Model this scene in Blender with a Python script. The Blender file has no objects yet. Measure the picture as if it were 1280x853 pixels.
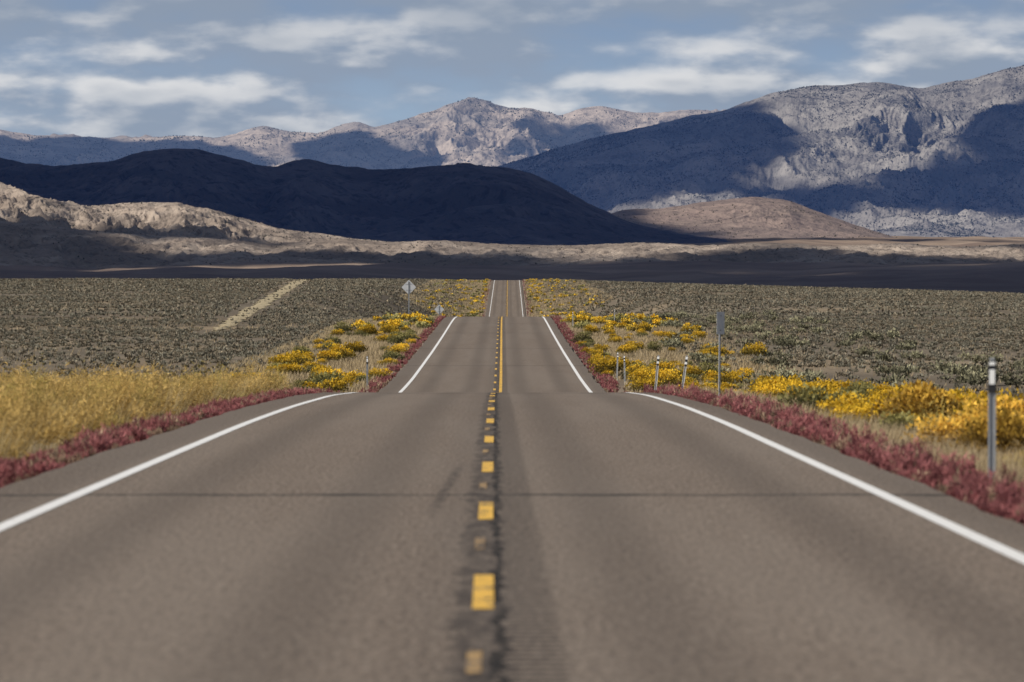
import bpy, bmesh, math, random
import numpy as np
from mathutils import Vector, Matrix
rng=np.random.default_rng(7); random.seed(7)
F=5700.0; HY=330.0
scene=bpy.context.scene
coll=scene.collection
scene.view_settings.view_transform='Standard'; scene.view_settings.look='None'; scene.view_settings.exposure=0
# ------------------------------------------------------------ sun
EL=math.radians(38); hx,hy=-0.84,-0.54; n=math.hypot(hx,hy); hx/=n; hy/=n
S=np.array([hx*math.cos(EL),hy*math.cos(EL),math.sin(EL)])
# ------------------------------------------------------------ noise
def _h(ix,iy,seed):
    v=(ix.astype(np.int64)*374761393+iy.astype(np.int64)*668265263+seed*974634777)&0xffffffff
    v=((v^(v>>13))*1274126177)&0xffffffff
    v=((v^(v>>15))*2246822519)&0xffffffff
    return ((v^(v>>16))&0xffffff)/float(0xffffff)
def vnoise(x,y,seed=0):
    x=np.asarray(x,float); y=np.asarray(y,float)
    ix=np.floor(x); iy=np.floor(y); fx=x-ix; fy=y-iy
    def g(dx,dy):
        a=_h(ix+dx,iy+dy,seed)*2*np.pi
        return np.cos(a)*(fx-dx)+np.sin(a)*(fy-dy)
    u=fx**3*(fx*(fx*6-15)+10); v=fy**3*(fy*(fy*6-15)+10)
    a=g(0,0)*(1-u)+g(1,0)*u; b=g(0,1)*(1-u)+g(1,1)*u
    return (a*(1-v)+b*v)*1.4
def fbm(x,y,o=4,seed=0,gain=.5):
    s=0;a=1
    for i in range(o):
        s=s+a*vnoise(x,y,seed+i*17); x=x*2.03+5.2; y=y*2.03+1.7; a*=gain
    return s
def ridged(x,y,o=5,seed=0,gain=.5):
    s=0;a=1;t=0
    for i in range(o):
        s=s+a*(1-np.abs(vnoise(x,y,seed+i*17))*2); t+=a; x=x*2.07+3.1; y=y*2.07+9.7; a*=gain
    return s/t
def sstep(a,b,x):
    t=np.clip((x-a)/(b-a),0,1); return t*t*(3-2*t)
# ------------------------------------------------------------ profiles
RD=[-300,0,20.2,29.5,39.3,51.2,69,85,105,126,135,150,165,178.6,198,217.8,253.7,287,313,345,371,392,430,500,600,700,850,968,1100,1342,1450,1700]
RZ=[1.5,-1.62,-1.85,-1.96,-2.07,-2.21,-2.42,-2.66,-3.03,-3.54,-3.85,-4.46,-4.85,-4.95,-5.0,-4.97,-4.90,-4.78,-4.67,-4.50,-4.41,-4.52,-5.2,-7.4,-10.4,-12.6,-13.3,-11.7,-9.3,-4.75,-5.4,-12]
def road_z(D):
    D=np.asarray(D,float); w=5+25*sstep(390,460,D); s=0
    for o in np.linspace(-1,1,9): s=s+np.interp(D+o*w,RD,RZ)
    return s/9
CD=[-300,0,20,50,126,178,371,968,1342,2000]; CX=[1.0,-.1,-.2,-.33,-.58,-.63,-1.04,-1.25,-1.5,-2.0]
def road_x(D):
    D=np.asarray(D,float); s=0
    for o in np.linspace(-1,1,7): s=s+np.interp(D+o*20,CD,CX)
    return s/7
TD=[345,360,480,720,1150,1350,1420]; TX=[-22.2,-23.1,-27.9,-37.4,-54.5,-61.5,-64]
SD=[-300,0,50,100,130,180,300,500,1000,1350,1450,1700,2500,4000,5000,6000,7000,8000,9000,10500,12000,18000,30000,60000]
SZ=[-2,-2.1,-2.7,-3.3,-4.1,-5.05,-5.15,-5.2,-5.0,-4.6,-5.2,-11,-35,-38,-28,-16,-2,14,36,55,66,120,130,130]
def ground_z(x,D,under=True):
    x=np.asarray(x,float); D=np.asarray(D,float); s=0
    for o in np.linspace(-.04,.04,7): s=s+np.interp(D*(1+o),SD,SZ)
    s=s/7
    s=s-sstep(450,1300,D)*(1-sstep(1500,2500,D))*np.clip(x,0,400)*.028
    far=sstep(4200,6000,D)
    s=s+far*(fbm(x/500,D/900,4,5)*11+fbm(x/160,D/240,3,9)*3.5)
    r=road_z(np.minimum(D,1650)); lat=np.abs(x-road_x(D))
    wd=12+10*sstep(380,520,D)
    w=sstep(7,7+wd,lat)*1.0
    w=np.where(D>1500,np.maximum(w,sstep(1500,1640,D)),w)
    trk=1-.97*(1-sstep(10,30,np.abs(x-np.interp(D,TD,TX))))*sstep(300,340,D)*(1-sstep(1420,1500,D))
    rough=(fbm(x/6,D/6,3,21)*.10+fbm(x/45,D/60,3,31)*.28)*sstep(6,16,lat)*(1-sstep(1300,1500,D)*0.4)*trk
    z=(r-.10-.14*sstep(4.9,6.5,lat))*(1-w)+s*w+rough
    if under: z=z-.10*(1-sstep(3.9,4.5,lat))
    return z
# ------------------------------------------------------------ mesh helpers
def make_mesh(name,v,f,col=None,uv=None,flat=False):
    v=np.ascontiguousarray(v,dtype=np.float32); f=np.ascontiguousarray(f,dtype=np.int32)
    me=bpy.data.meshes.new(name); k=f.shape[1]
    me.vertices.add(len(v)); me.vertices.foreach_set('co',v.ravel())
    me.loops.add(f.size); me.loops.foreach_set('vertex_index',f.ravel())
    me.polygons.add(len(f)); me.polygons.foreach_set('loop_start',np.arange(0,f.size,k,dtype=np.int32))
    if col is not None:
        a=me.attributes.new('Col','FLOAT_COLOR','POINT')
        c=np.ones((len(v),4),np.float32); c[:,:col.shape[1]]=col; a.data.foreach_set('color',c.ravel())
    if uv is not None:
        l=me.uv_layers.new(name='UVMap'); l.data.foreach_set('uv',np.ascontiguousarray(uv[f.ravel()],dtype=np.float32).ravel())
    me.update(calc_edges=True)
    if flat: me.shade_flat()
    return me
def add(name,me,mat=None,**kw):
    o=bpy.data.objects.new(name,me); coll.objects.link(o)
    if mat is not None and me is not None and len(me.materials)==0: me.materials.append(mat)
    for k,v in kw.items(): o[k]=v
    return o
def grid_faces(nr,nc):
    i=np.arange((nr-1)*(nc-1)); r=i//(nc-1); c=i%(nc-1); a=r*nc+c
    return np.stack([a,a+1,a+nc+1,a+nc],1)
# ------------------------------------------------------------ materials
def newmat(name):
    m=bpy.data.materials.new(name); m.use_nodes=True; nt=m.node_tree; nt.nodes.clear()
    return m,nt,nt.nodes,nt.links
class NT:
    def __init__(s,nt): s.nt=nt
    def n(s,t,**kw):
        x=s.nt.nodes.new(t)
        for k,v in kw.items(): setattr(x,k,v)
        return x
    def link(s,a,b): s.nt.links.new(a,b)
    def val(s,inp,v):
        if isinstance(v,bpy.types.NodeSocket): s.link(v,inp)
        else: inp.default_value=v
    def math(s,op,a,b=0.0,c=0.0,clamp=False):
        x=s.n('ShaderNodeMath',operation=op,use_clamp=clamp); s.val(x.inputs[0],a); s.val(x.inputs[1],b); s.val(x.inputs[2],c); return x.outputs[0]
    def mix(s,f,a,b,bt='MIX'):
        x=s.n('ShaderNodeMix',data_type='RGBA',blend_type=bt); s.val(x.inputs[0],f)
        for i,v in ((6,a),(7,b)):
            if isinstance(v,tuple) and len(v)==3: v=v+(1,)
            s.val(x.inputs[i],v)
        return x.outputs[2]
    def noise(s,vec,scale,detail=4,rough=.5,dist=0):
        x=s.n('ShaderNodeTexNoise'); s.link(vec,x.inputs['Vector']); x.inputs['Scale'].default_value=scale
        x.inputs['Detail'].default_value=detail; x.inputs['Roughness'].default_value=rough; x.inputs['Distortion'].default_value=dist
        return x.outputs['Fac']
    def mapr(s,v,a,b,c=0.,d=1.,smooth=True):
        x=s.n('ShaderNodeMapRange'); x.interpolation_type='SMOOTHSTEP' if smooth else 'LINEAR'
        s.val(x.inputs[0],v); x.inputs[1].default_value=a; x.inputs[2].default_value=b; x.inputs[3].default_value=c; x.inputs[4].default_value=d
        return x.outputs[0]
    def vmul(s,vec,m):
        x=s.n('ShaderNodeVectorMath',operation='MULTIPLY'); s.link(vec,x.inputs[0]); x.inputs[1].default_value=m; return x.outputs[0]
    def out(s,sh): o=s.n('ShaderNodeOutputMaterial'); s.link(sh,o.inputs[0])
    def bsdf(s,col,rough=.9,spec=.2,metal=0,bump=None,bs=.3,bd=.02,haze=None):
        p=s.n('ShaderNodeBsdfPrincipled')
        if isinstance(col,tuple): col=col+(1,) if len(col)==3 else col
        s.val(p.inputs['Base Color'],col); s.val(p.inputs['Roughness'],rough); p.inputs['Specular IOR Level'].default_value=spec
        p.inputs['Metallic'].default_value=metal
        if bump is not None:
            b=s.n('ShaderNodeBump'); b.inputs['Strength'].default_value=bs; b.inputs['Distance'].default_value=bd
            s.link(bump,b.inputs['Height']); s.link(b.outputs[0],p.inputs['Normal'])
        if haze is not None:
            if isinstance(haze,tuple): haze=haze+(1,)
            s.val(p.inputs['Emission Color'],haze); p.inputs['Emission Strength'].default_value=1  # aerial haze is painted in as a faint emission on the surface
        return p.outputs[0]
def simple(name,col,rough=.6,spec=.4,metal=0,var=.12,scale=30,haze=None):
    m,nt,_,_=newmat(name); g=NT(nt); tc=g.n('ShaderNodeTexCoord').outputs['Object']
    f=g.noise(tc,scale,5,.6); c=g.mix(f,tuple(x*(1-var*1.5) for x in col),tuple(min(1,x*(1+var)) for x in col))
    g.out(g.bsdf(c,rough,spec,metal,haze=haze)); return m
def foliage(name,trans=.25,rnd=.25):
    m,nt,_,_=newmat(name); g=NT(nt)
    c=g.n('ShaderNodeAttribute',attribute_name='Col').outputs['Color']
    oi=g.n('ShaderNodeObjectInfo').outputs['Random']
    k=g.mapr(oi,0,1,1-rnd,1+rnd,False)
    v=g.n('ShaderNodeVectorMath',operation='SCALE'); g.link(c,v.inputs[0]); g.link(k,v.inputs['Scale'])
    p=g.bsdf(v.outputs[0],.8,.15); t=g.n('ShaderNodeBsdfTranslucent'); g.link(v.outputs[0],t.inputs[0])
    mx=g.n('ShaderNodeMixShader'); mx.inputs[0].default_value=trans; g.link(p,mx.inputs[1]); g.link(t.outputs[0],mx.inputs[2])
    g.out(mx.outputs[0]); return m
# asphalt
def asphalt_color(g):
    uv=g.n('ShaderNodeUVMap',uv_map='UVMap').outputs[0]
    sp=g.n('ShaderNodeSeparateXYZ'); g.link(uv,sp.inputs[0]); u,v=sp.outputs[0],sp.outputs[1]
    fine=g.noise(g.vmul(uv,(1,.24,1)),34,3,.8)
    gr=g.noise(g.vmul(uv,(1,.15,1)),20,4,.85)
    mid=g.noise(g.vmul(uv,(1,.12,1)),1.6,6,.65)
    big=g.noise(g.vmul(uv,(1,.05,1)),.55,4,.6)
    c=g.mix(mid,(.140,.110,.088),(.188,.153,.125))
    c=g.mix(g.mapr(fine,.35,.65),g.mix(1.0,c,(.56,.56,.56),'MULTIPLY'),g.mix(1.0,c,(1.62,1.59,1.54),'MULTIPLY'))
    c=g.mix(g.mapr(gr,.50,.33,0,.80),c,(.050,.040,.034))
    c=g.mix(g.mapr(gr,.54,.68,0,.6),c,(.37,.315,.26))
    c=g.mix(g.mapr(big,.40,.62,0,.30),c,(.225,.190,.158))
    au=g.math('ABSOLUTE',u); wp=g.math('ABSOLUTE',g.math('SUBTRACT',g.math('ABSOLUTE',g.math('SUBTRACT',au,1.85)),.85))
    c=g.mix(g.mapr(wp,.55,.05,0,.42),c,(.092,.075,.062))
    c=g.mix(g.mapr(au,3.65,4.0,0,.35),c,(.085,.07,.06))
    edge=g.noise(g.vmul(uv,(1,.5,1)),1.3,5,.7); e2=g.noise(g.vmul(uv,(1,.35,1)),6,4,.75)
    wob=g.math('ADD',g.math('MULTIPLY',g.math('SUBTRACT',edge,.5),.26),g.math('MULTIPLY',g.math('SUBTRACT',e2,.5),.34))
    uc=g.math('ADD',u,wob)
    band=g.math('MULTIPLY',g.mapr(uc,-.13,-.05),g.mapr(uc,.22,.11))
    rum=g.math('SINE',g.math('MULTIPLY',v,21.0))
    n2=g.noise(g.vmul(uv,(4,.8,1)),1.5,5,.75)
    c=g.mix(g.math('MULTIPLY',band,g.mapr(n2,.38,.60,.22,.80)),c,(.040,.033,.030))
    cw=g.mapr(n2,.35,.65,.010,.045)
    crk=g.math('MULTIPLY',g.mapr(g.math('SUBTRACT',g.math('ABSOLUTE',g.math('ADD',g.math('SUBTRACT',u,.15),g.math('MULTIPLY',wob,.8))),cw),.012,-.004),g.mapr(edge,.35,.5,.35,.95))
    c=g.mix(crk,c,(.012,.011,.010))
    c=g.mix(g.math('MULTIPLY',g.math('MULTIPLY',g.mapr(u,.16,.20),g.mapr(u,.50,.42)),g.mapr(rum,-.1,.8,.10,.62)),c,(.022,.019,.018))
    c=g.mix(g.math('MULTIPLY',g.mapr(au,.65,.15,0,.35),mid),c,(.05,.042,.038))
    sm=g.math('MULTIPLY',g.mapr(g.math('ABSOLUTE',g.math('ADD',g.math('ADD',u,.33),g.math('MULTIPLY',g.math('SUBTRACT',v,42.),-.012))),.08,.01),g.math('MULTIPLY',g.mapr(v,36,40),g.mapr(v,52,46)))
    c=g.mix(g.math('MULTIPLY',sm,g.mapr(e2,.4,.6,.2,.7)),c,(.035,.03,.028))
    wv=g.math('MULTIPLY',g.math('SUBTRACT',g.noise(uv,.8,5,.65),.5),.9)
    vv=g.math('ADD',v,wv)
    for (pos,wd,st) in ((41.3,.22,.85),(117,.9,.75),(92,.12,.35),(222,.5,.5),(262,.5,.45),(309,.6,.5),(345,.5,.5)):
        d=g.math('ABSOLUTE',g.math('SUBTRACT',vv,pos))
        c=g.mix(g.mapr(d,wd,wd*.35,0,st),c,(.022,.02,.02))
    return c,fine,u,v,uv
m_road,nt,_,_=newmat('asphalt'); g=NT(nt); c,fine,u,v,uv=asphalt_color(g)
g.out(g.bsdf(c,.88,.2,bump=fine,bs=.7,bd=.010))
def paint(name,col,wear):
    m,nt,_,_=newmat(name); g=NT(nt); c,fine,u,v,uv=asphalt_color(g)
    w=g.noise(g.vmul(uv,(1,.5,1)),14,6,.8); w2=g.noise(uv,1.6,3,.6)
    f=g.math('ADD',w,g.math('MULTIPLY',g.math('SUBTRACT',w2,.5),.6))
    dirt=g.mix(g.noise(uv,4,4,.6),tuple(x*.78 for x in col),col)
    g.out(g.bsdf(g.mix(g.mapr(f,wear-.05,wear+.05),c,dirt),.6,.3,bump=fine,bs=.3,bd=.004)); return m
m_white=paint('white_road_paint',(.86,.85,.83),.29)
m_yellow=paint('yellow_road_paint',(.84,.50,.085),.43)
m_yold=paint('worn_yellow_road_paint',(.52,.33,.13),.51)
# ground
m_ground,nt,_,_=newmat('ground_soil'); g=NT(nt); geo=g.n('ShaderNodeNewGeometry').outputs['Position']
col=g.n('ShaderNodeAttribute',attribute_name='Col').outputs['Color']
sep=g.n('ShaderNodeSeparateXYZ'); g.link(geo,sep.inputs[0])
n1=g.noise(geo,3.0,6,.7); n2=g.noise(geo,.25,6,.65); n3=g.noise(geo,.02,5,.6); n4=g.noise(geo,.004,6,.65)
c=g.mix(g.mapr(n1,.3,.7),g.mix(1.,col,(.62,.60,.58),'MULTIPLY'),g.mix(1.,col,(1.25,1.22,1.18),'MULTIPLY'))
c=g.mix(g.mapr(n2,.4,.65,0,.5),c,g.mix(1.,col,(.6,.6,.57),'MULTIPLY'))
c=g.mix(g.mapr(n3,.42,.62,0,.4),c,g.mix(1.,col,(.62,.58,.52),'MULTIPLY'))
c=g.mix(g.mapr(n4,.45,.58,0,.5),c,g.mix(1.,col,(.55,.5,.48),'MULTIPLY'))
haze_glow=g.mix(g.mapr(sep.outputs[1],1500,6000),(0,0,0),(.0065,.0085,.018))  # distance haze painted as emission, growing along the valley floor
g.out(g.bsdf(c,.95,.1,bump=n1,bs=.6,bd=.05,haze=haze_glow))
m_track,nt,_,_=newmat('dirt_track'); g=NT(nt); geo=g.n('ShaderNodeNewGeometry').outputs['Position']
c=g.mix(g.mapr(g.noise(geo,.9,6,.75),.35,.62),(.24,.20,.13),(.48,.40,.26)); g.out(g.bsdf(c,.95,.1))
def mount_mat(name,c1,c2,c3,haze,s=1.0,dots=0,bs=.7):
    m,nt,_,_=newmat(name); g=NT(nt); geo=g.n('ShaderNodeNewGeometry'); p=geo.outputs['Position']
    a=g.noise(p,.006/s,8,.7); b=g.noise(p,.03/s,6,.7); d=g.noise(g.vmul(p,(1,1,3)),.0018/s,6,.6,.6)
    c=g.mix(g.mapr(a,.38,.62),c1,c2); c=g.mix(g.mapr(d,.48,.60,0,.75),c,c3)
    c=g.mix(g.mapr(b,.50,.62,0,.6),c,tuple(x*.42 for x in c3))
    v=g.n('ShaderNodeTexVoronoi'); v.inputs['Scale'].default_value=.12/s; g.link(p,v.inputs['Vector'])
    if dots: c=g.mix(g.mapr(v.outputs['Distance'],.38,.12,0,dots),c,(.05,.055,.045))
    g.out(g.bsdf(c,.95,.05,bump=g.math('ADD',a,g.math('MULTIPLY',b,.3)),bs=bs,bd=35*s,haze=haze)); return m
# ------------------------------------------------------------ ground sheet
rows=np.concatenate([[-400,-150,-60,-20,-5,3],np.geomspace(8,1500,620),np.geomspace(1512,20000,330),[24000,30000,40000,60000]])
ud=np.linspace(-.15,.15,520); ux=.15*np.geomspace(1.02,20,26)
us=np.concatenate([-ux[::-1],ud,ux])
DD,UU=np.meshgrid(rows,us,indexing='ij'); XX=UU*(np.maximum(DD,0)+60.)
ZZ=ground_z(XX,DD)
lat=XX-road_x(DD); al=np.abs(lat)
base=np.array([.185,.158,.124]); gravel=np.array([.30,.245,.20]); straw=np.array([.33,.26,.16]); valley=np.array([.20,.155,.13]); fan=np.array([.40,.315,.245])
C=np.zeros(XX.shape+(3,)); C[:]=base
pn=fbm(XX/30,DD/70,4,77)
C=C*(1+.3*pn)[...,None]
w=(sstep(.0,.6,fbm(XX/22,DD/50,4,55))*.8)[...,None]; C=C*(1-w)+np.array([.33,.265,.185])*w
w=((1-sstep(6,13,al))*(.55+.45*np.clip(fbm(XX/4,DD/9,3,44)*1.5,-1,1)))[...,None]; C=C*(1-w)+straw*w
w=(1-sstep(4.7,6.0,al))[...,None]; C=C*(1-w)+gravel*w
w=sstep(1400,1800,DD)[...,None]; C=C*(1-w)+valley*w
w=(sstep(5200,7000,DD)*(.25+.75*sstep(-.3,.3,fbm(XX/500,DD/160,4,91))))[...,None]; C=C*(1-w)+fan*w
V=np.stack([XX,DD,ZZ],-1).reshape(-1,3)
me=make_mesh('ground',V,grid_faces(len(rows),len(us)),np.clip(C,.02,1).reshape(-1,3))
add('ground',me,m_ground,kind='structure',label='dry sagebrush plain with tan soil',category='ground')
layers=[('ground',XX,DD,ZZ)]
# ------------------------------------------------------------ road and markings
rr=np.concatenate([np.arange(-60,420,1.0),np.arange(420,1640,4.0)])
RRZ=road_z(rr); RRX=road_x(rr)
def strip(name,l0,l1,d0,d1,mat,h,nc=2):
    r=rr[(rr>d0)&(rr<d1)]; r=np.concatenate([[d0],r,[d1]])
    ls=np.linspace(l0,l1,nc); R,L=np.meshgrid(r,ls,indexing='ij')
    Z=np.interp(R,rr,RRZ)+h; X=np.interp(R,rr,RRX)+L
    v=np.stack([X,R,Z],-1).reshape(-1,3)
    return v,grid_faces(len(r),nc),np.stack([L,R],-1).reshape(-1,2)
v,f,uv=strip('road',-4.5,4.25,-60,1636,m_road,0,nc=12)
nc=12; L=uv[:,0].reshape(-1,nc); R=uv[:,1].reshape(-1,nc); vv=v.reshape(-1,nc,3)
e=fbm(R[:,0]/3,R[:,0]*0+.5,3,8)*.07; vv[:,0,0]+=e; e=fbm(R[:,0]/3,R[:,0]*0+9.5,3,18)*.07; vv[:,-1,0]+=e
me=make_mesh('road',vv.reshape(-1,3),f,uv=uv)
add('road',me,m_road,kind='structure',label='long straight two-lane asphalt highway rolling over rises',category='road')
def merge(parts):
    vs=[];fs=[];us_=[];o=0
    for v,f,u in parts: vs.append(v);fs.append(f+o);us_.append(u);o+=len(v)
    return np.concatenate(vs),np.concatenate(fs),np.concatenate(us_)
for l in (-3.65,3.65):
    v,f,uv=strip('x',l-.07,l+.07,-60,1636,m_white,.005)
    add('road_edge_line',make_mesh('road_edge_line',v,f,uv=uv),m_white,kind='structure',label='solid white painted edge line on the asphalt',category='road marking')
parts=[strip('x',.0,.12,26.8+11.1*k-1.65,26.8+11.1*k+1.65,None,.005) for k in range(-3,9)]
v,f,uv=merge(parts); add('road_centre_dashes',make_mesh('road_centre_dashes',v,f,uv=uv),m_yellow,kind='structure',label='broken yellow centre line painted on the asphalt',category='road marking')
parts=[strip('x',-.01,.06,21.3+11.1*k-.8,21.3+11.1*k+.8,None,.005) for k in range(-2,9)]
v,f,uv=merge(parts); add('worn_centre_dashes',make_mesh('worn_centre_dashes',v,f,uv=uv),m_yold,kind='structure',label='faded older yellow dashes on the dark centre seam',category='road marking')
v,f,uv=strip('x',.13,.25,122,1636,None,.005); p=[(v,f,uv)]+[strip('x',-.10,.0,130+12*k,133+12*k,None,.005) for k in range(0,100)]
v,f,uv=merge(p); add('road_centre_line',make_mesh('road_centre_line',v,f,uv=uv),m_yellow,kind='structure',label='solid yellow centre line with dashes beside it',category='road marking')
# dirt track
td=np.arange(350,1420,2.0); tx=np.interp(td,TD,TX)+vnoise(td/60,td*0,4)*.35
tw=np.interp(td,[350,420,1400],[.4,.8,1.8])*np.clip(1+.7*fbm(td/9,td*0+3,4,5),.3,2)
ls=np.linspace(-1,1,5); R,L=np.meshgrid(td,ls,indexing='ij'); X=tx[:,None]+L*tw[:,None]+fbm(R/5,L*2,3,6)*.3; Z=ground_z(X,R)+.10-.06*np.abs(L)
add('dirt_track',make_mesh('dirt_track',np.stack([X,R,Z],-1).reshape(-1,3),grid_faces(len(td),5)),m_track,kind='structure',label='pale dirt track crossing the sagebrush',category='path')
# ------------------------------------------------------------ mountains
def mountain(name,outline,Dc,Db,nc,nr,amp,lam,seed,mat,label,pw=1.2,wander=.25,rough=2.0):
    ox=[p[0] for p in outline]; oy=[p[1] for p in outline]
    ix=np.linspace(ox[0],ox[-1],nc); iy=0
    for o in np.linspace(-1,1,5): iy=iy+np.interp(ix+o*6,ox,oy)
    iy=iy/5
    tt=np.concatenate([np.linspace(0,1,nr),1+np.linspace(.03,1.0,24)])
    T,IX=np.meshgrid(tt,ix,indexing='ij'); IY=np.broadcast_to(iy,T.shape)
    span=Dc-Db; U=(IX-640)/F
    Dcx=Dc+wander*span*fbm(U*Dc/(lam*3),U*0+seed,3,seed)
    D=Db+(Dcx-Db)*T; X=U*D
    Zc=(HY-IY)/F*Dcx
    zg=ground_z(X,D)-4
    front=np.clip(T,0,1)
    prof=.45*front+.55*front**(1+pw)
    prof=np.where(T>1,np.clip(1-(T-1)**1.3*1.2,-.05,1),prof)
    H=np.maximum(Zc-zg,0)
    wx=fbm(X/(lam*1.5),D/(lam*1.5),3,seed+40)*.5
    r=ridged(X/lam+wx,D/(lam*2.0)+wx*.6,7,seed+3,.55)
    env=(3.2*front*(1-front)**.8)+.10*front
    env=np.where(T>1,.5,env)
    Z=zg+H*prof+H*amp*(r-.62)*env+fbm(X/(lam*.12),D/(lam*.16),4,seed+9)*rough*sstep(0,.15,front)
    v=np.stack([X,D,Z],-1).reshape(-1,3)
    me=make_mesh(name,v,grid_faces(len(tt),nc))
    add(name,me,mat,kind='structure',label=label,category='mountain')
    layers.append((name,X[:nr],D[:nr],Z[:nr])); return X[:nr],D[:nr],Z[:nr]
mA=mount_mat('dark_slope',(.14,.13,.13),(.09,.088,.09),(.08,.075,.075),(.0025,.0075,.027))  # last colour of each slope material is its painted bluish haze glow
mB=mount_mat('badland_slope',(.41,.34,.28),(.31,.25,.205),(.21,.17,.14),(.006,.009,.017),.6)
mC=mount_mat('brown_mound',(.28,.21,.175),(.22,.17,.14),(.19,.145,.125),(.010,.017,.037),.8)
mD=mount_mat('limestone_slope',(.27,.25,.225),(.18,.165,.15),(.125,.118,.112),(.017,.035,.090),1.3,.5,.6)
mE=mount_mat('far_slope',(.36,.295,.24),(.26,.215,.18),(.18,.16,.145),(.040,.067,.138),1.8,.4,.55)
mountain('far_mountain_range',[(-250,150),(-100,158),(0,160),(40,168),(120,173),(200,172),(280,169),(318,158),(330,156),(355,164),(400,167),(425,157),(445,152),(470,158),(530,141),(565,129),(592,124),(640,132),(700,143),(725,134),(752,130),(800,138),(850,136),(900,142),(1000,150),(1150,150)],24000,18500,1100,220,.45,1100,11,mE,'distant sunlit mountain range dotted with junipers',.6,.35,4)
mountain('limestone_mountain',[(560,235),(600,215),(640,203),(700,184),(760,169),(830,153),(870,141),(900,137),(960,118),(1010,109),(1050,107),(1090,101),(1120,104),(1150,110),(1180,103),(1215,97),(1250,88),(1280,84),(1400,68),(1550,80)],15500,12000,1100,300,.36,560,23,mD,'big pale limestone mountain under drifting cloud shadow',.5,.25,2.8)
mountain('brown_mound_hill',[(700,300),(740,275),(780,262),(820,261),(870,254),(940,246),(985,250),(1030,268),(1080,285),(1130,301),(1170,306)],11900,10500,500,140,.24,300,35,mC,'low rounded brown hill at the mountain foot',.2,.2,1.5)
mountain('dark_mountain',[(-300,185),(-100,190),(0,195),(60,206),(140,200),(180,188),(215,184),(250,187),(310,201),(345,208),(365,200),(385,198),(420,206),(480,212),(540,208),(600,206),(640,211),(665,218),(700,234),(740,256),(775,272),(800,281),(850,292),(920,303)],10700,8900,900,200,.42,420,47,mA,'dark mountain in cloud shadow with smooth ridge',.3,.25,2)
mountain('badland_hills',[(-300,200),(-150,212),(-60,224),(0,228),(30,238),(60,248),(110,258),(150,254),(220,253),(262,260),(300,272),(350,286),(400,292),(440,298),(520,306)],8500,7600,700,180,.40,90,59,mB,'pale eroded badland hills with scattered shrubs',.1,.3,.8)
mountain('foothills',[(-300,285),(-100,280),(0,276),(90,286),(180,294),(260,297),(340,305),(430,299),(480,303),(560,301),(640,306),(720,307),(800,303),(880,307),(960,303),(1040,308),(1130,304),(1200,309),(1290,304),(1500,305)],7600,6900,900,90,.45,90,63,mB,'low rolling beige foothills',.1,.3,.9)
# ------------------------------------------------------------ unseen cloud sheet, added and shaped to shade the range
def inpoly(x,y,P):
    c=np.zeros(x.shape,bool); j=len(P)-1
    for i in range(len(P)):
        xi,yi=P[i]; xj,yj=P[j]
        if yi!=yj:
            k=((yi>y)!=(yj>y))&(x<(xj-xi)*(y-yi)/(yj-yi)+xi); c^=k
        j=i
    return c
SH={'far_mountain_range':[[(-300,165),(240,176),(300,190),(330,200),(330,260),(-300,260)],[(370,178),(450,166),(480,180),(560,205),(560,225),(400,220)],[(655,152),(760,156),(770,190),(600,205),(640,175)]],  # wanted shadow outlines per slope; the cloud sheet takes its shape from them
'limestone_mountain':[[(540,165),(700,165),(840,140),(930,128),(1000,155),(1015,185),(950,205),(920,236),(830,244),(790,265),(540,265)],[(1110,215),(1180,195),(1230,145),(1280,120),(1560,90),(1560,275),(1220,272),(1100,245)],[(940,238),(1060,234),(1120,262),(980,270)]],
'brown_mound_hill':[[(690,240),(800,255),(850,300),(690,310)],[(940,240),(1000,240),(960,258)]],
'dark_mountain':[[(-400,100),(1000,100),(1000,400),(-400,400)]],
'badland_hills':[[(-400,280),(70,276),(160,284),(300,290),(400,340),(-400,340)]],
'foothills':[[(-400,270),(60,276),(150,300),(180,320),(150,340),(-400,340)],[(200,316),(420,314),(640,320),(760,323),(760,345),(200,345)],[(820,317),(1040,309),(1080,322),(1300,324),(1300,345),(820,345)],[(250,300),(380,303),(390,309),(250,308)],[(520,304),(700,307),(730,314),(560,312)],[(1100,300),(1400,296),(1400,313),(1150,311)]],
'ground':[[(-3000,328),(4000,328),(4000,420),(-3000,420)],[(-3000,270),(160,300),(210,318),(700,324),(700,340),(-3000,340)],[(420,270),(880,270),(860,298),(640,307),(420,302)],[(820,317),(1010,314),(1080,326),(820,332)]]}
H=2100.; cs=40.; x0,x1,y0,y1=-9500,7000,-5000,25000
NX=int((x1-x0)/cs); NY=int((y1-y0)/cs); A=np.zeros((NY,NX)); W=np.zeros((NY,NX))
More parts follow.
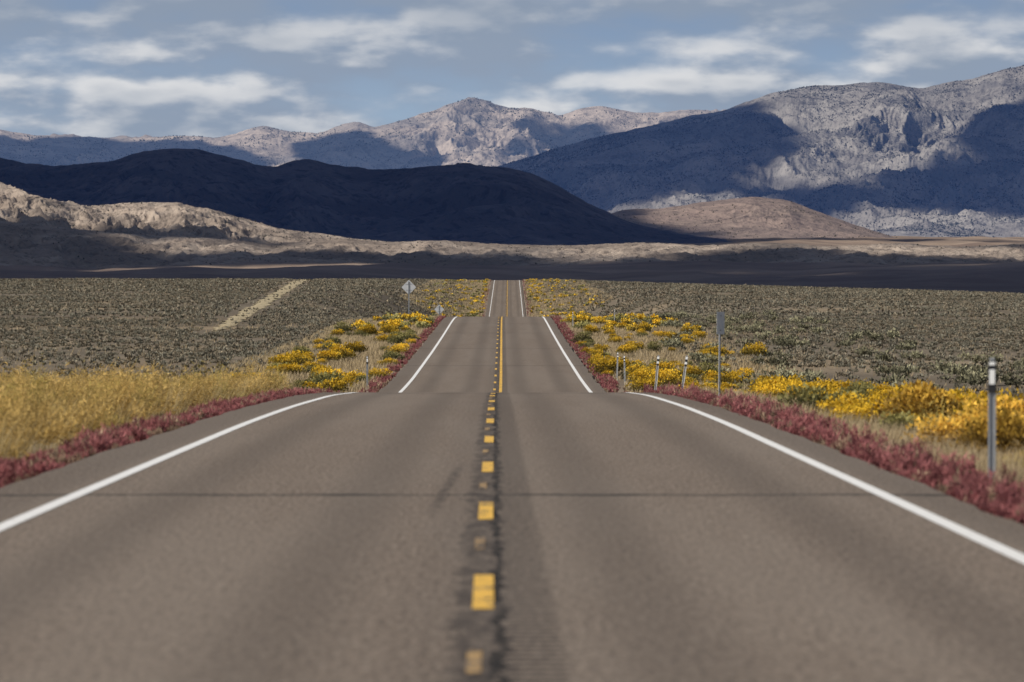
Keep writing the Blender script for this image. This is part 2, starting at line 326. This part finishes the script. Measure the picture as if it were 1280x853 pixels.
for name,X,D,Z in layers:
    if name=='ground':
        k=(np.abs(X)<np.maximum(D,0)*.16+400)&(D<9500)&(D>-200); X=X[k];D=D[k];Z=Z[k]
        ix=640+F*X/np.maximum(D,1); iy=HY-F*Z/np.maximum(D,1)
    else:
        ix=640+F*X/D; iy=HY-F*Z/D
    wx=fbm(ix/70,iy/35,4,3)*24; wy=fbm(ix/60,iy/30,4,13)*(6 if name in('ground','foothills') else 10)
    m=np.zeros(ix.shape,bool)
    for P in SH[name]: m|=inpoly(ix+wx,iy+wy,P)
    if name=='ground':
        gap=(D>5700)&(D<6900)&(fbm(X/700,D/170,3,101)>.42)
        m=(m&~gap)|(D<5200); m=m&(D>1480)
    cx=X+S[0]/S[2]*(H-Z); cy=D+S[1]/S[2]*(H-Z)
    gx=((cx-x0)/cs).astype(int).ravel(); gy=((cy-y0)/cs).astype(int).ravel()
    k=(gx>=0)&(gx<NX)&(gy>=0)&(gy<NY)
    wgt=.02 if name=='ground' else 1.0
    np.add.at(A,(gy[k],gx[k]),m.ravel()[k]*wgt); np.add.at(W,(gy[k],gx[k]),wgt)
K=(W>0).astype(float); A=np.where(W>0,A/np.maximum(W,1e-6),0)
def blur(a,r):
    for ax in (0,1):
        c=np.cumsum(np.pad(a,[(r+1,r) if i==ax else (0,0) for i in (0,1)]),axis=ax)
        n_=a.shape[ax]
        a=(np.take(c,np.arange(2*r+1,2*r+1+n_),ax)-np.take(c,np.arange(0,n_),ax))/(2*r+1)
    return a
gy_,gx_=np.mgrid[0:NY,0:NX]
fill=sstep(-.05,.15,fbm(gx_/40.,gy_/40.,4,88))
Aw=A*K
out=fill.copy()
for r in (24,10,4,2,1):
    kb=blur(K,r); vb=blur(Aw,r); ok=kb>1e-6
    val=np.where(ok,vb/np.maximum(kb,1e-6),0); conf=np.clip(kb*(r*1.6),0,1)
    out=out*(1-conf)+val*conf
den=np.clip(out,0,1); den=.5*blur(den,1)+.5*blur(den,3)
Zc=H+fbm(gx_/12.,gy_/12.,3,4)*40
v=np.stack([x0+(gx_+.5)*cs,y0+(gy_+.5)*cs,Zc],-1).reshape(-1,3)
f=grid_faces(NY,NX); dd=den.reshape(-1); f=f[(dd[f].max(1)>.05)]
me=make_mesh('shadow_cloud_sheet',v,f,np.repeat(dd[:,None],3,1))
m_shadow_cloud,nt,_,_=newmat('cloud'); g=NT(nt)
a=g.n('ShaderNodeAttribute',attribute_name='Col').outputs['Fac']; p=g.n('ShaderNodeNewGeometry').outputs['Position']
nz=g.noise(p,.006,5,.65); d=g.math('ADD',a,g.math('MULTIPLY',g.math('SUBTRACT',nz,.5),.8)); al_=g.mapr(d,.20,.70)
df=g.n('ShaderNodeBsdfDiffuse'); df.inputs[0].default_value=(.8,.8,.8,1); tr=g.n('ShaderNodeBsdfTransparent')
mx=g.n('ShaderNodeMixShader'); g.link(al_,mx.inputs[0]); g.link(tr.outputs[0],mx.inputs[1]); g.link(df.outputs[0],mx.inputs[2]); g.out(mx.outputs[0])
add('unseen_shadow_cloud',me,m_shadow_cloud,kind='structure',label='unseen cloud sheet shaped to cast shadows over the valley',category='cloud')  # sheet added above the view only for the shadows it casts
# ------------------------------------------------------------ leaf clouds
def unit(v): return v/np.maximum(np.linalg.norm(v,axis=-1,keepdims=True),1e-9)
def tris(c,a,size,asp):
    b=unit(np.cross(a,unit(rng.normal(size=a.shape))))
    L=(a*size[:,None]); Wd=b*(size*asp)[:,None]
    v=np.stack([c+L*.6,c-L*.4+Wd,c-L*.4-Wd],1).reshape(-1,3)
    return v,np.arange(len(v)).reshape(-1,3)
def clumps(pos,R,Hh,k,ls,cols,asp=.35,up=.5,lobes=6,lean=(0,0),shell=.45,jit=.25,rndn=.25,alt=None,altf=0):
    n=len(pos); N=n*k
    P=np.repeat(pos,k,0); r=np.repeat(R,k); h=np.repeat(Hh,k)
    lo=rng.integers(0,lobes,N)
    la=rng.uniform(0,2*np.pi,(n,lobes)); lr=rng.uniform(.15,.6,(n,lobes)); lh=rng.uniform(.65,1.05,(n,lobes)); lz=rng.uniform(.35,.65,(n,lobes))
    idx=np.repeat(np.arange(n),k)
    d=unit(rng.normal(size=(N,3))); d[:,2]=np.where(d[:,2]<-.2,-d[:,2],d[:,2]); rad=rng.uniform(0,1,N)**shell
    ox=np.cos(la[idx,lo])*lr[idx,lo]; oy=np.sin(la[idx,lo])*lr[idx,lo]
    q=np.stack([(ox+d[:,0]*rad*lz[idx,lo])*r,(oy+d[:,1]*rad*lz[idx,lo])*r,np.clip(.42+d[:,2]*rad*.58,.03,2)*h*lh[idx,lo]],1)
    rel=q[:,2]/h
    q[:,0]+=lean[0]*q[:,2]; q[:,1]+=lean[1]*q[:,2]
    a=unit(unit(np.stack([ox+d[:,0],oy+d[:,1],d[:,2]*.5],1))*(1-up)+np.array([lean[0],lean[1],1.])*up+rng.normal(size=(N,3))*rndn)
    v,f=tris(P+q,a,ls*rng.uniform(.6,1.4,N),asp)
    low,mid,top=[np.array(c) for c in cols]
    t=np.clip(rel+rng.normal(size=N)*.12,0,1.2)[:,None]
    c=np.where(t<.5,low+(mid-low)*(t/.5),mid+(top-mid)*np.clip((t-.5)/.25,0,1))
    if alt is not None:
        kk=np.repeat(rng.uniform(0,1,n)<altf,k)[:,None]; al=[np.array(q_) for q_ in alt]
        c=np.where(kk,np.where(t<.5,al[0]+(al[1]-al[0])*(t/.5),al[1]+(al[2]-al[1])*np.clip((t-.5)/.25,0,1)),c)
    cj=np.repeat(rng.uniform(1-jit,1+jit,(n,1)),k,0)*rng.uniform(.75,1.25,(N,1))
    c=np.clip(c*cj,0,1)
    return v,f,np.repeat(c,3,0)
def blades(pos,hgt,wid,lean,cols):
    N=len(pos); a=rng.uniform(0,np.pi,N); b=np.stack([np.cos(a),np.sin(a),a*0],1)*(wid/2)[:,None]
    tip=pos+np.stack([lean[0]*hgt+rng.normal(size=N)*.25*hgt,lean[1]*hgt+rng.normal(size=N)*.25*hgt,hgt],1)
    v=np.stack([pos-b,pos+b,tip],1).reshape(-1,3)
    lo,hi=np.array(cols[0]),np.array(cols[1]); t=rng.uniform(0,1,(N,1)); c=(lo+(hi-lo)*t)*rng.uniform(.75,1.2,(N,1))
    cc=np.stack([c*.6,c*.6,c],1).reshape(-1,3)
    return v,np.arange(len(v)).reshape(-1,3),cc
def mergec(parts):
    vs=[];fs=[];cs_=[];o=0
    for v,f,c in parts: vs.append(v);fs.append(f+o);cs_.append(c);o+=len(v)
    return np.concatenate(vs),np.concatenate(fs),np.concatenate(cs_)
m_leaf=foliage('shrub_leaves'); m_far=foliage('distant_leaves',.0,.0); m_grass=foliage('grass_blades',.35,.1)
def place(lat,D):
    x=road_x(D)+lat; return np.stack([x,D,ground_z(x,D)],-1)
def clear(p,big=False):
    x,D=p[:,0],p[:,1]; e=.6 if big else 0
    k=(np.abs(x-(1240-640)/F*D)<.13+e)&(D>44.3)&(D<46.6)
    k|=(np.abs(x-(899-640)/F*D)<.12+e*.7)&(D>95)&(D<127)
    k|=(np.abs(x-(852-640)/F*D)<.15+e)&(D>118)&(D<151)
    k|=(np.abs(x-(820-640)/F*D)<.15+e)&(D>125)&(D<167)
    k|=(np.abs(x-(776-640)/F*D)<.15+e)&(D>165)&(D<200)
    k|=(np.abs(x-(459-640)/F*D)<.1+e)&(D>160)&(D<193)
    return ~k
def inview(p,m=.128,big=False): return (np.abs(p[:,0])<p[:,1]*m+1.5)&clear(p,big)
def on_track(x,D): return (np.abs(x-np.interp(D,td,tx))<np.interp(D,td,tw)+.5+.0012*D)&(D>330)&(rng.uniform(0,1,len(D))<.93)
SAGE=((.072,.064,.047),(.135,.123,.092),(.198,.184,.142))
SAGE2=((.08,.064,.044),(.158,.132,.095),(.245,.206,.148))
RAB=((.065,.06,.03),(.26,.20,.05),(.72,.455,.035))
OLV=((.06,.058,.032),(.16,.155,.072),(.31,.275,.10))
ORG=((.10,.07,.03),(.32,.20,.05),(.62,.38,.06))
def sage_pos(d0,d1,dens):
    n=int(.256*(d1*d1-d0*d0)/2*dens); D=np.sqrt(rng.uniform(d0*d0,d1*d1,n)); x=rng.uniform(-.128,.128,n)*D
    lt=np.abs(x-road_x(D)); keep=(lt>9+rng.uniform(0,5,n))&~((x<0)&(D<150)&(lt<13))&~on_track(x,D)
    nn=fbm(x/24,D/35,4,66); keep&=rng.uniform(0,1,n)<np.clip(.64+nn*1.3,.12,1)
    x=x[keep];D=D[keep]; return np.stack([x,D,ground_z(x,D)],1)
ps=sage_pos(90,430,1.05); ps=ps[np.argsort(ps[:,1])]
ind=ps[:300]; rest=ps[300:]
def variants(name,n,k,ls,cols,R,Hh,**kw):
    out=[]
    for i in range(n):
        v,f,c=clumps(np.zeros((1,3)),np.array([R]),np.array([Hh]),k,ls,cols,**kw)
        me=make_mesh(name,v,f,c); me.materials.append(m_leaf); out.append(me)
    return out
sv=variants('sagebrush_mesh',4,420,.07,SAGE,.44,.46,lobes=8)+variants('sagebrush_mesh',2,380,.07,SAGE2,.44,.36,lobes=9)
def scatter(name,meshes,pts,smin,smax,label,cat,group,sink=.03,pw=1.6):
    for p in pts:
        o=bpy.data.objects.new(name,random.choice(meshes)); coll.objects.link(o)
        sm=smax if p[1]>130 else min(smax,1.05)
        s=smin+(sm-smin)*random.random()**pw; o.location=(p[0],p[1],p[2]-sink); o.rotation_euler=(0,0,random.uniform(0,6.28)); o.scale=(s,s*random.uniform(.85,1.15),s*random.uniform(.8,1.15))
        o['label']=label; o['category']=cat; o['group']=group
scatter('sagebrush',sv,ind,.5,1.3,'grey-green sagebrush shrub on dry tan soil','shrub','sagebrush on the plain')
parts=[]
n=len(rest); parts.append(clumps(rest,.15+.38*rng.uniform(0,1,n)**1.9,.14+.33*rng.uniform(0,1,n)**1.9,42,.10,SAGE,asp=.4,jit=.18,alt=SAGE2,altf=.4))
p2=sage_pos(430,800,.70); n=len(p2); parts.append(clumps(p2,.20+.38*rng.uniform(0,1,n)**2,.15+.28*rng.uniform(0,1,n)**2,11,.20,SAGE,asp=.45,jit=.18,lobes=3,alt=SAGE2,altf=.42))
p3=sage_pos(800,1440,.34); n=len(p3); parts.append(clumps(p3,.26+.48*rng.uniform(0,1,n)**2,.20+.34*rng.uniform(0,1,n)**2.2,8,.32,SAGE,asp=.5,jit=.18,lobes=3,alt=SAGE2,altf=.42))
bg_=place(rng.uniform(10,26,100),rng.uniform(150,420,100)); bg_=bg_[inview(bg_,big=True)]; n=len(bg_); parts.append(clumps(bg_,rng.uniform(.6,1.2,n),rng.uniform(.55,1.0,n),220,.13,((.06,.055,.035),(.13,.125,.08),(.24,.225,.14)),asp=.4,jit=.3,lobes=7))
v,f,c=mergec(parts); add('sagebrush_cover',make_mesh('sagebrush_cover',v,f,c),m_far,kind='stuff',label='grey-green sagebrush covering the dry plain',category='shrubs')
print('sage',len(ps),len(p2),len(p3))
# rabbitbrush
rv=variants('rabbitbrush_mesh',5,1500,.055,RAB,.66,.70,lobes=13,asp=.55,shell=.22)
rvo=variants('rabbitbrush_mesh',3,1100,.07,OLV,.68,.74,lobes=10,asp=.4,shell=.3)
rvg=variants('rabbitbrush_mesh',2,1500,.06,ORG,.85,.80,lobes=13,asp=.45,shell=.25)
def band(d0,d1,l0,l1,n,side,pw=1.):
    D=rng.uniform(d0**pw,d1**pw,n)**(1/pw); l=side*(l0+(l1-l0)*rng.uniform(0,1,n)**1.2); return place(l,D)
R1=np.concatenate([band(68,128,5.9,9.8,85,1),band(150,235,4.9,11.5,125,1),band(235,375,4.9,14,110,1),band(185,375,5.2,11,150,-1),band(130,185,5.6,11,20,-1),band(118,150,5.6,9.5,16,1),band(30,46,5.2,5.7,2,-1)])
nn=fbm(R1[:,0]/2.5,R1[:,1]/10,3,19); R1=R1[nn>-.30]
R1=R1[inview(R1,big=True)]; R1=R1[np.argsort(R1[:,1])]; R1b=R1[292:]; R1=R1[:292]; print('rab',len(R1),len(R1b))
k=rng.uniform(0,1,len(R1))<.30
scatter('rabbitbrush',rv,R1[~k],.50,1.35,'rounded rabbitbrush shrub covered in golden-yellow flowers','shrub','yellow rabbitbrush along the road',pw=1.2)
scatter('rabbitbrush',rvo,R1[k],.5,1.25,'olive-green rabbitbrush shrub with few yellow flowers','shrub','yellow rabbitbrush along the road')
og=place(np.array([6.5,6.2,7.2,7.4,6.8,8.0]),np.array([56.,60.,62.,66.,72.,76.]))
scatter('rabbitbrush',rvg,og,.85,1.05,'large orange-gold rabbitbrush shrub near the marker post','shrub','yellow rabbitbrush along the road')
r2=np.concatenate([band(930,1400,5.5,20,190,1),band(930,1400,5.5,20,190,-1),band(560,930,8,20,30,1),band(560,930,8,20,30,-1)])
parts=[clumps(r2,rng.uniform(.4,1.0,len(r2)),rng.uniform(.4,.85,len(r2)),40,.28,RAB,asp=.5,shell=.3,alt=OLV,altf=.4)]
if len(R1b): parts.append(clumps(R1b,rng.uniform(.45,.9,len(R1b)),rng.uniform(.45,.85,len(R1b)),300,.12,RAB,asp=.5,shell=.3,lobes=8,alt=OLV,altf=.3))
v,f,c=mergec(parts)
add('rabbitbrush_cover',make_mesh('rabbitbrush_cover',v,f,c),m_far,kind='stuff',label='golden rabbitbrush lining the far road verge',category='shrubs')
# red verge plants
RED=((.13,.045,.045),(.26,.088,.090),(.38,.150,.148)); DRY=((.14,.09,.06),(.29,.20,.14),(.44,.32,.22))
def redband(side,l0,l1,d0,d1,dens,k,ls,hmul=1,cut=.0):
    n=int((d1-d0)*dens); D=rng.uniform(d0,d1,n); l=side*(l0+(l1-l0)*rng.uniform(0,1,n)); keep=rng.uniform(0,1,n)<np.clip(.80+cut+.8*fbm(D/4,l/.5,3,5 if side>0 else 6),.15,1)
    p=place(l[keep],D[keep]); p=p[inview(p,.135)]; n=len(p)
    hh=(.10+.20*rng.uniform(0,1,n)**1.7)*hmul*(1+.4*fbm(p[:,1]/3,p[:,0],2,2))
    return clumps(p,rng.uniform(.08,.18,n),hh,k,ls,RED,asp=.14,up=.8,lobes=4,jit=.35,rndn=.4,alt=DRY,altf=.18)
parts=[redband(1,4.30,5.15,25,130,30,56,.065,1.15),redband(-1,4.62,5.35,25,130,24,56,.065,.85),redband(1,4.35,5.1,130,390,8,24,.11,.9,-.1),redband(-1,4.6,5.25,130,390,8,24,.11,.9,-.1),redband(1,4.6,6,940,1400,1.1,10,.28,1,-.1),redband(-1,4.7,6,940,1400,1.1,10,.28,1,-.1)]
v,f,c=mergec(parts); add('red_verge_plants',make_mesh('red_verge_plants',v,f,c),m_grass,kind='stuff',label='low maroon-red weeds along the pavement edge',category='plants')
# straw grass
def grass(side,l0,l1,d0,d1,dens,h0,h1,w,cols,thr=0.,seed=3,lean=(.15,0)):
    n=int((d1-d0)*(l1-l0)*dens); D=rng.uniform(d0,d1,n); l=rng.uniform(l0,l1,n); k=(fbm(l/1.2,D/3.0,3,seed)+rng.normal(size=n)*.15)>thr
    p=place(side*l[k],D[k]); p=p[inview(p)]; n=len(p); return blades(p,rng.uniform(h0,h1,n),np.full(n,w)*rng.uniform(.6,1.4,n),lean,cols)
ST=((.42,.32,.18),(.68,.54,.34))
parts=[grass(1,4.9,10,30,70,260,.10,.36,.012,ST,-.25),grass(1,5.0,13,70,135,110,.15,.36,.02,ST,-.1),grass(1,5.0,14,135,390,26,.15,.36,.05,ST,-.1),grass(-1,5.1,13,118,390,30,.15,.36,.05,ST,-.2),
 grass(1,5,22,930,1400,2.8,.2,.5,.16,ST,-.2),grass(-1,5,22,930,1400,2.8,.2,.5,.16,ST,-.2),
 grass(1,14,60,150,430,2.2,.12,.32,.05,ST,.25,9),grass(-1,14,60,150,430,2.2,.12,.32,.05,ST,.25,9)]
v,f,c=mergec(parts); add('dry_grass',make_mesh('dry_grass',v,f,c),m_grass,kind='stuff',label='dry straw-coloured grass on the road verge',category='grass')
print('grass',len(f))
# tall weeds
WEED=((.17,.115,.045),(.40,.265,.080),(.62,.43,.15)); WEED2=((.13,.10,.035),(.27,.215,.06),(.44,.34,.10))
n=2300; D=rng.uniform(30,122,n); l=-rng.uniform(5.5,15,n); p=place(l,D); p=p[inview(p)]
n=150; D=rng.uniform(50,84,n); l=rng.uniform(5.9,8.8,n)+.03*(D-50); pr=place(l,D); pr=pr[inview(pr,big=True)]; p=np.concatenate([p,pr]); n=len(p)
tall=.60+.60*np.clip(fbm(p[:,0]/1.6,p[:,1]/6,4,71)+.15,-.7,.8); tall=np.where(p[:,0]>0,.30+.4*rng.uniform(0,1,n),tall)
v,f,c=clumps(p,rng.uniform(.28,.5,n),np.clip(tall,.22,1.1)*rng.uniform(.65,1.2,n),230,.085,WEED,asp=.08,up=.5,lobes=7,lean=(.35,.0),jit=.3,rndn=.65,alt=WEED2,altf=.26)
parts=[(v,f,c),grass(-1,5.3,15,30,125,60,.35,.80,.008,((.44,.34,.15),(.68,.53,.29)),-.1,lean=(.4,0))]
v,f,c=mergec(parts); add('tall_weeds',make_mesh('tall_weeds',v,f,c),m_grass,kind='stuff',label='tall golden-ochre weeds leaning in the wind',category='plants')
# junipers on slopes
OCT=np.array([[1,0,0],[0,1,0],[-1,0,0],[0,-1,0],[0,0,1.5],[0,0,-.3]],float); OF=np.array([[0,1,4],[1,2,4],[2,3,4],[3,0,4],[1,0,5],[2,1,5],[3,2,5],[0,3,5]])
def junipers(name,lst,mat,label):
    allp=[];allr=[]
    for (nm,cnt,r0,r1) in lst:
        X,D,Z=[(a,b,c) for (q,a,b,c) in layers if q==nm][0]
        i=rng.integers(0,X.shape[0]-1,cnt*2); j=rng.integers(0,X.shape[1]-1,cnt*2)
        k=(fbm(X[i,j]/(r1*60),D[i,j]/(r1*90),3,12)+rng.normal(size=cnt*2)*.25)>0; i=i[k];j=j[k]
        allp.append(np.stack([X[i,j],D[i,j],Z[i,j]],1)+rng.normal(size=(len(i),3))*np.array([4,4,0])); allr.append(r0+(r1-r0)*rng.uniform(0,1,len(i))**2)
    p=np.concatenate(allp); r=np.concatenate(allr)
    v=(p[:,None,:]+OCT[None]*r[:,None,None]*rng.uniform(.75,1.25,(len(p),6,1))).reshape(-1,3); f=(OF[None]+np.arange(len(p))[:,None,None]*6).reshape(-1,3)
    add(name,make_mesh(name,v,f),mat,kind='stuff',label=label,category='trees')
junipers('hill_juniper_cover',[('badland_hills',2000,.9,2.3),('foothills',1200,.8,1.7),('brown_mound_hill',900,1.2,2.3)],simple('hill_juniper_foliage',(.05,.05,.04),.9,.1,0,.2,.05,(.003,.005,.010)),'dark shrubs and junipers dotting the pale hills')  # closing colour tuple of each juniper material is emitted haze
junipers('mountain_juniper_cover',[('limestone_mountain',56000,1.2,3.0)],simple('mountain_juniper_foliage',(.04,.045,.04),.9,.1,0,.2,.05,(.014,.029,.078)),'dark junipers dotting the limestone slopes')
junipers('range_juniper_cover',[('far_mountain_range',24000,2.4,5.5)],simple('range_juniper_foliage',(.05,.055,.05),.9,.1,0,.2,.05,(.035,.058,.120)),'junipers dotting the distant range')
# ------------------------------------------------------------ posts and signs
m_galv=simple('galvanised_steel',(.42,.43,.44),.45,.5,.6,.2,15)
m_black=simple('black_panel',(.02,.02,.022),.5,.4); m_whiter=simple('white_reflector',(.78,.78,.76),.35,.5,0,.04)
m_signback=simple('aluminium_sign_back',(.50,.51,.52),.5,.5,.3,.12,5); m_signy=simple('yellow_sign_face',(.75,.48,.03),.4,.5)
def bm_obj(name,build,mat,bevel=.002):
    bm=bmesh.new(); build(bm); me=bpy.data.meshes.new(name)
    if bevel: bmesh.ops.bevel(bm,geom=list(bm.edges),offset=bevel,segments=1,affect='EDGES',clamp_overlap=True)
    bm.to_mesh(me); bm.free(); me.materials.append(mat); me.shade_flat()
    o=bpy.data.objects.new(name,me); coll.objects.link(o); return o
def box(bm,cx,cy,cz,sx,sy,sz):
    M=Matrix.Translation((cx,cy,cz))@Matrix.Diagonal((sx,sy,sz,1)); bmesh.ops.create_cube(bm,size=1,matrix=M)
def extr(bm,poly,h0,h1):
    b=[bm.verts.new((x,y,h0)) for x,y in poly]; t=[bm.verts.new((x,y,h1)) for x,y in poly]; n=len(poly)
    bm.faces.new(b[::-1]); bm.faces.new(t)
    for i in range(n): bm.faces.new((b[i],b[(i+1)%n],t[(i+1)%n],t[i]))
def channel(w,d,t): return [(-w/2-.012,-d/2),(-w/2+t,-d/2),(-w/4,d/2-t),(w/4,d/2-t),(w/2-t,-d/2),(w/2+.012,-d/2),(w/2+.012,-d/2+t),(w/4+t,d/2),(-w/4-t,d/2),(-w/2-.012,-d/2+t)]
def link_part(o,par): o.parent=par
def empty(name,loc,label,cat,group=None,rot=(0,0,0)):
    e=bpy.data.objects.new(name,None); coll.objects.link(e); e.location=loc; e.rotation_euler=rot; e.empty_display_size=.2
    e['label']=label; e['category']=cat
    if group: e['group']=group
    return e
def at(ix,D,dz=0):
    x=(ix-640)/F*D; return (x,D,float(ground_z(np.array([x]),np.array([D]))[0])+dz)
GP='roadside delineator posts'
def delineator(loc,h,label,rot=(0,0,0),bands=((.075,.075,.072),(.215,.055,.072)),pm=None,pw=.055):
    e=empty('delineator_post',loc,label,'road post',GP,rot)
    post=bm_obj('post',lambda b:extr(b,channel(pw,.03,.005),-.3,h-.06),pm or m_galv,0); link_part(post,e)
    pan=bm_obj('marker_panel',lambda b:box(b,0,-.026,h-.16,.080,.012,.32),m_black); link_part(pan,e)
    for z,hh,ww in bands:
        r_=bm_obj('reflector',lambda b:box(b,0,-.036,h-z,ww,.007,hh),m_whiter); link_part(r_,e)
    cap=bm_obj('cap',lambda b:box(b,0,-.018,h+.016,.05,.035,.03),m_galv); link_part(cap,e)
    return e
def hfor(loc,topy): return -(topy-HY)/F*loc[1]-loc[2]
l0=at(1240,46.0)
first=delineator(l0,hfor(l0,451),'grey steel delineator post with black and white top',bands=((.03,.035,.06),(.165,.15,.056)))
def copy_thing(src,name,loc,rot,label,scale=1):
    e=src.copy(); coll.objects.link(e); e.location=loc; e.rotation_euler=rot; e['label']=label; e.scale=(scale,)*3
    for ch in list(src.children):
        c=ch.copy(); coll.objects.link(c); c.parent=e
    return e
l1=at(850,150.0); hs=hfor(l1,445)
m_pale=simple('pale_weathered_post',(.42,.42,.41),.7,.3,0,.15,12)
small=delineator(l1,hs,'leaning white-topped delineator post in red weeds',(0,math.radians(8),0),bands=((.06,.09,.078),(.23,.08,.078)),pm=m_pale,pw=.06)
for ix,D,t,ty in ((818,164.,5,445),(781,193.,-1,450),(771,200.,2,447),(716,330.,0,391),(768,345.,1,387)):
    lc=at(ix,D); s=hfor(lc,ty)/hs
    copy_thing(small,'delineator_post',lc,(0,math.radians(t),0),'leaning white-topped delineator post among yellow shrubs' if abs(t)>3 else 'white-topped delineator post among yellow shrubs',min(max(s,.75),1.3))
lc=at(459,192.); copy_thing(first,'delineator_post',lc,(0,0,0),'grey delineator post among yellow shrubs',min(hfor(lc,446)/hfor(l0,451),1.1))
def diamond_panel(name,par,side,h,t=.006):
    def b(bm):
        q=side/2; r=side*.06; pts=[]
        for sx,sy,a0 in ((1,1,0),(-1,1,90),(-1,-1,180),(1,-1,270)):
            for a in (0,30,60,90):
                an=math.radians(a0+a); pts.append((sx*(q-r)+r*math.cos(an),sy*(q-r)+r*math.sin(an)))
        extr(bm,pts,-t/2,t/2)
        bmesh.ops.transform(bm,matrix=Matrix.Translation((0,.035,h))@Matrix.Rotation(math.radians(90),4,'X')@Matrix.Rotation(math.radians(45),4,'Z'),verts=bm.verts)
    o=bm_obj(name,b,m_signback,0); link_part(o,par)
    o.data.materials.append(m_signy)
    for p in o.data.polygons:
        if p.normal.y>.9: p.material_index=1
    br=bm_obj('brace',lambda bm:(box(bm,0,.022,h+side*.28,side*.62,.012,.05),box(bm,0,.022,h-side*.28,side*.62,.012,.05)),m_galv); link_part(br,par)
    bl=bm_obj('bolt',lambda bm:[bmesh.ops.create_cone(bm,cap_ends=True,segments=6,radius1=.02,radius2=.02,depth=.02,matrix=Matrix.Translation((0,-.03,h+z))@Matrix.Rotation(math.radians(90),4,'X')) for z in (-side*.28,side*.28)],m_black,0); link_part(bl,par)
def diamond_sign(loc,side,h,label):
    e=empty('warning_sign',loc,label,'road sign','diamond warning signs')
    p=bm_obj('post',lambda b:extr(b,channel(.08,.045,.008),-.4,h+side*.55),m_galv,0); link_part(p,e); diamond_panel('sign_panel',e,side,h); return e
l1=at(511,400.); top=-(350-HY)/F*400; diamond_sign(l1,.92,top-l1[2]-.65,'grey back of a diamond warning sign on steel post')
l2=at(549,600.); c2=-(387-HY)/F*600; diamond_sign(l2,.92,max(c2-l2[2],.9),'small grey back of a diamond sign by the dip')
l3=at(899,126.); top=-(390-HY)/F*126; h3=top-l3[2]
e=empty('road_sign',l3,'square grey metal sign turned edge-on on thin post','road sign',rot=(0,math.radians(.8),math.radians(60)))
p=bm_obj('post',lambda b:extr(b,channel(.06,.035,.006),-.4,h3-.03),m_galv,0); link_part(p,e)
p=bm_obj('sign_panel',lambda b:box(b,0,-.03,h3-.31,.46,.006,.62),m_signback,.001); link_part(p,e)
p=bm_obj('bolt',lambda bm:[bmesh.ops.create_cone(bm,cap_ends=True,segments=6,radius1=.014,radius2=.014,depth=.014,matrix=Matrix.Translation((0,-.04,h3-.31+z))@Matrix.Rotation(math.radians(90),4,'X')) for z in (-.2,.2)],m_black,0); link_part(p,e)
# ------------------------------------------------------------ world
w=bpy.data.worlds.new('World'); scene.world=w; w.use_nodes=True; w.node_tree.nodes.clear(); g=NT(w.node_tree)
sky=g.n('ShaderNodeTexSky',sky_type='NISHITA'); sky.sun_disc=False; sky.sun_elevation=EL; sky.sun_rotation=math.atan2(S[0],S[1]); sky.altitude=1800; sky.air_density=1; sky.dust_density=.6
skyc=g.mix(1.,sky.outputs[0],(.078,.078,.078),'MULTIPLY')
dirv=g.n('ShaderNodeTexCoord').outputs['Generated']; sp=g.n('ShaderNodeSeparateXYZ'); g.link(dirv,sp.inputs[0]); z=sp.outputs[2]
def cl(off,scale,dist=0.,det=8,rough=.5):
    a=g.n('ShaderNodeVectorMath',operation='MULTIPLY_ADD'); g.link(dirv,a.inputs[0]); a.inputs[1].default_value=scale; a.inputs[2].default_value=off
    return g.noise(a.outputs[0],1.0,det,rough,dist)
sc=(30,30,82); o=(7.1,4.7,2.3)
n0=cl(o,sc,det=7,rough=.46); n1=cl((o[0]-.08,o[1],o[2]+.26),sc,det=7,rough=.46); b0=cl((9,2,5),(10,10,52),0,3)
m0=cl((1,8,3),(90,90,240),0,5,.5)
low=g.mapr(z,.02,.060)
blue=g.mix(low,(.33,.44,.57),(.215,.305,.455))
cov=g.math('ADD',g.math('ADD',g.math('MULTIPLY',n0,.65),g.math('MULTIPLY',b0,.35)),g.math('MULTIPLY',g.math('SUBTRACT',m0,.5),.07))
dens=g.mapr(cov,.33,.53)
lit=g.mapr(g.math('ADD',g.math('SUBTRACT',n0,n1),g.math('MULTIPLY',g.math('SUBTRACT',m0,.5),.13)),-.06,.15)
cc=g.mix(lit,(.27,.335,.44),(.69,.70,.72))
cc=g.mix(g.mapr(cov,.50,.64,0,.5),cc,(.28,.34,.43))
cc=g.mix(g.mapr(z,.044,.060,0,.6),cc,(.25,.31,.405))
lowsky=g.mix(dens,blue,cc)
full=g.mix(g.mapr(z,.10,.32),lowsky,skyc)
bg=g.n('ShaderNodeBackground'); g.link(full,bg.inputs[0]); bg.inputs[1].default_value=1.0
wo=g.n('ShaderNodeOutputWorld'); g.link(bg.outputs[0],wo.inputs[0])
# sun
ld=bpy.data.lights.new('sun','SUN'); ld.energy=5.0; ld.angle=math.radians(.5); ld.color=(1,.935,.83)
lo=bpy.data.objects.new('sun',ld); coll.objects.link(lo); lo.rotation_euler=Vector(S).to_track_quat('Z','Y').to_euler(); lo.location=(-50,-50,80)
# camera
cd=bpy.data.cameras.new('camera'); cam=bpy.data.objects.new('camera',cd); coll.objects.link(cam); scene.camera=cam
cd.sensor_width=36; cd.lens=36*F/1280; cd.clip_end=200000; cd.clip_start=.5
cam.location=(0,0,0); cam.rotation_euler=(math.radians(90)-math.atan((426.5-HY)/F),0,0)
cd.dof.use_dof=True; cd.dof.focus_distance=280; cd.dof.aperture_fstop=3.8
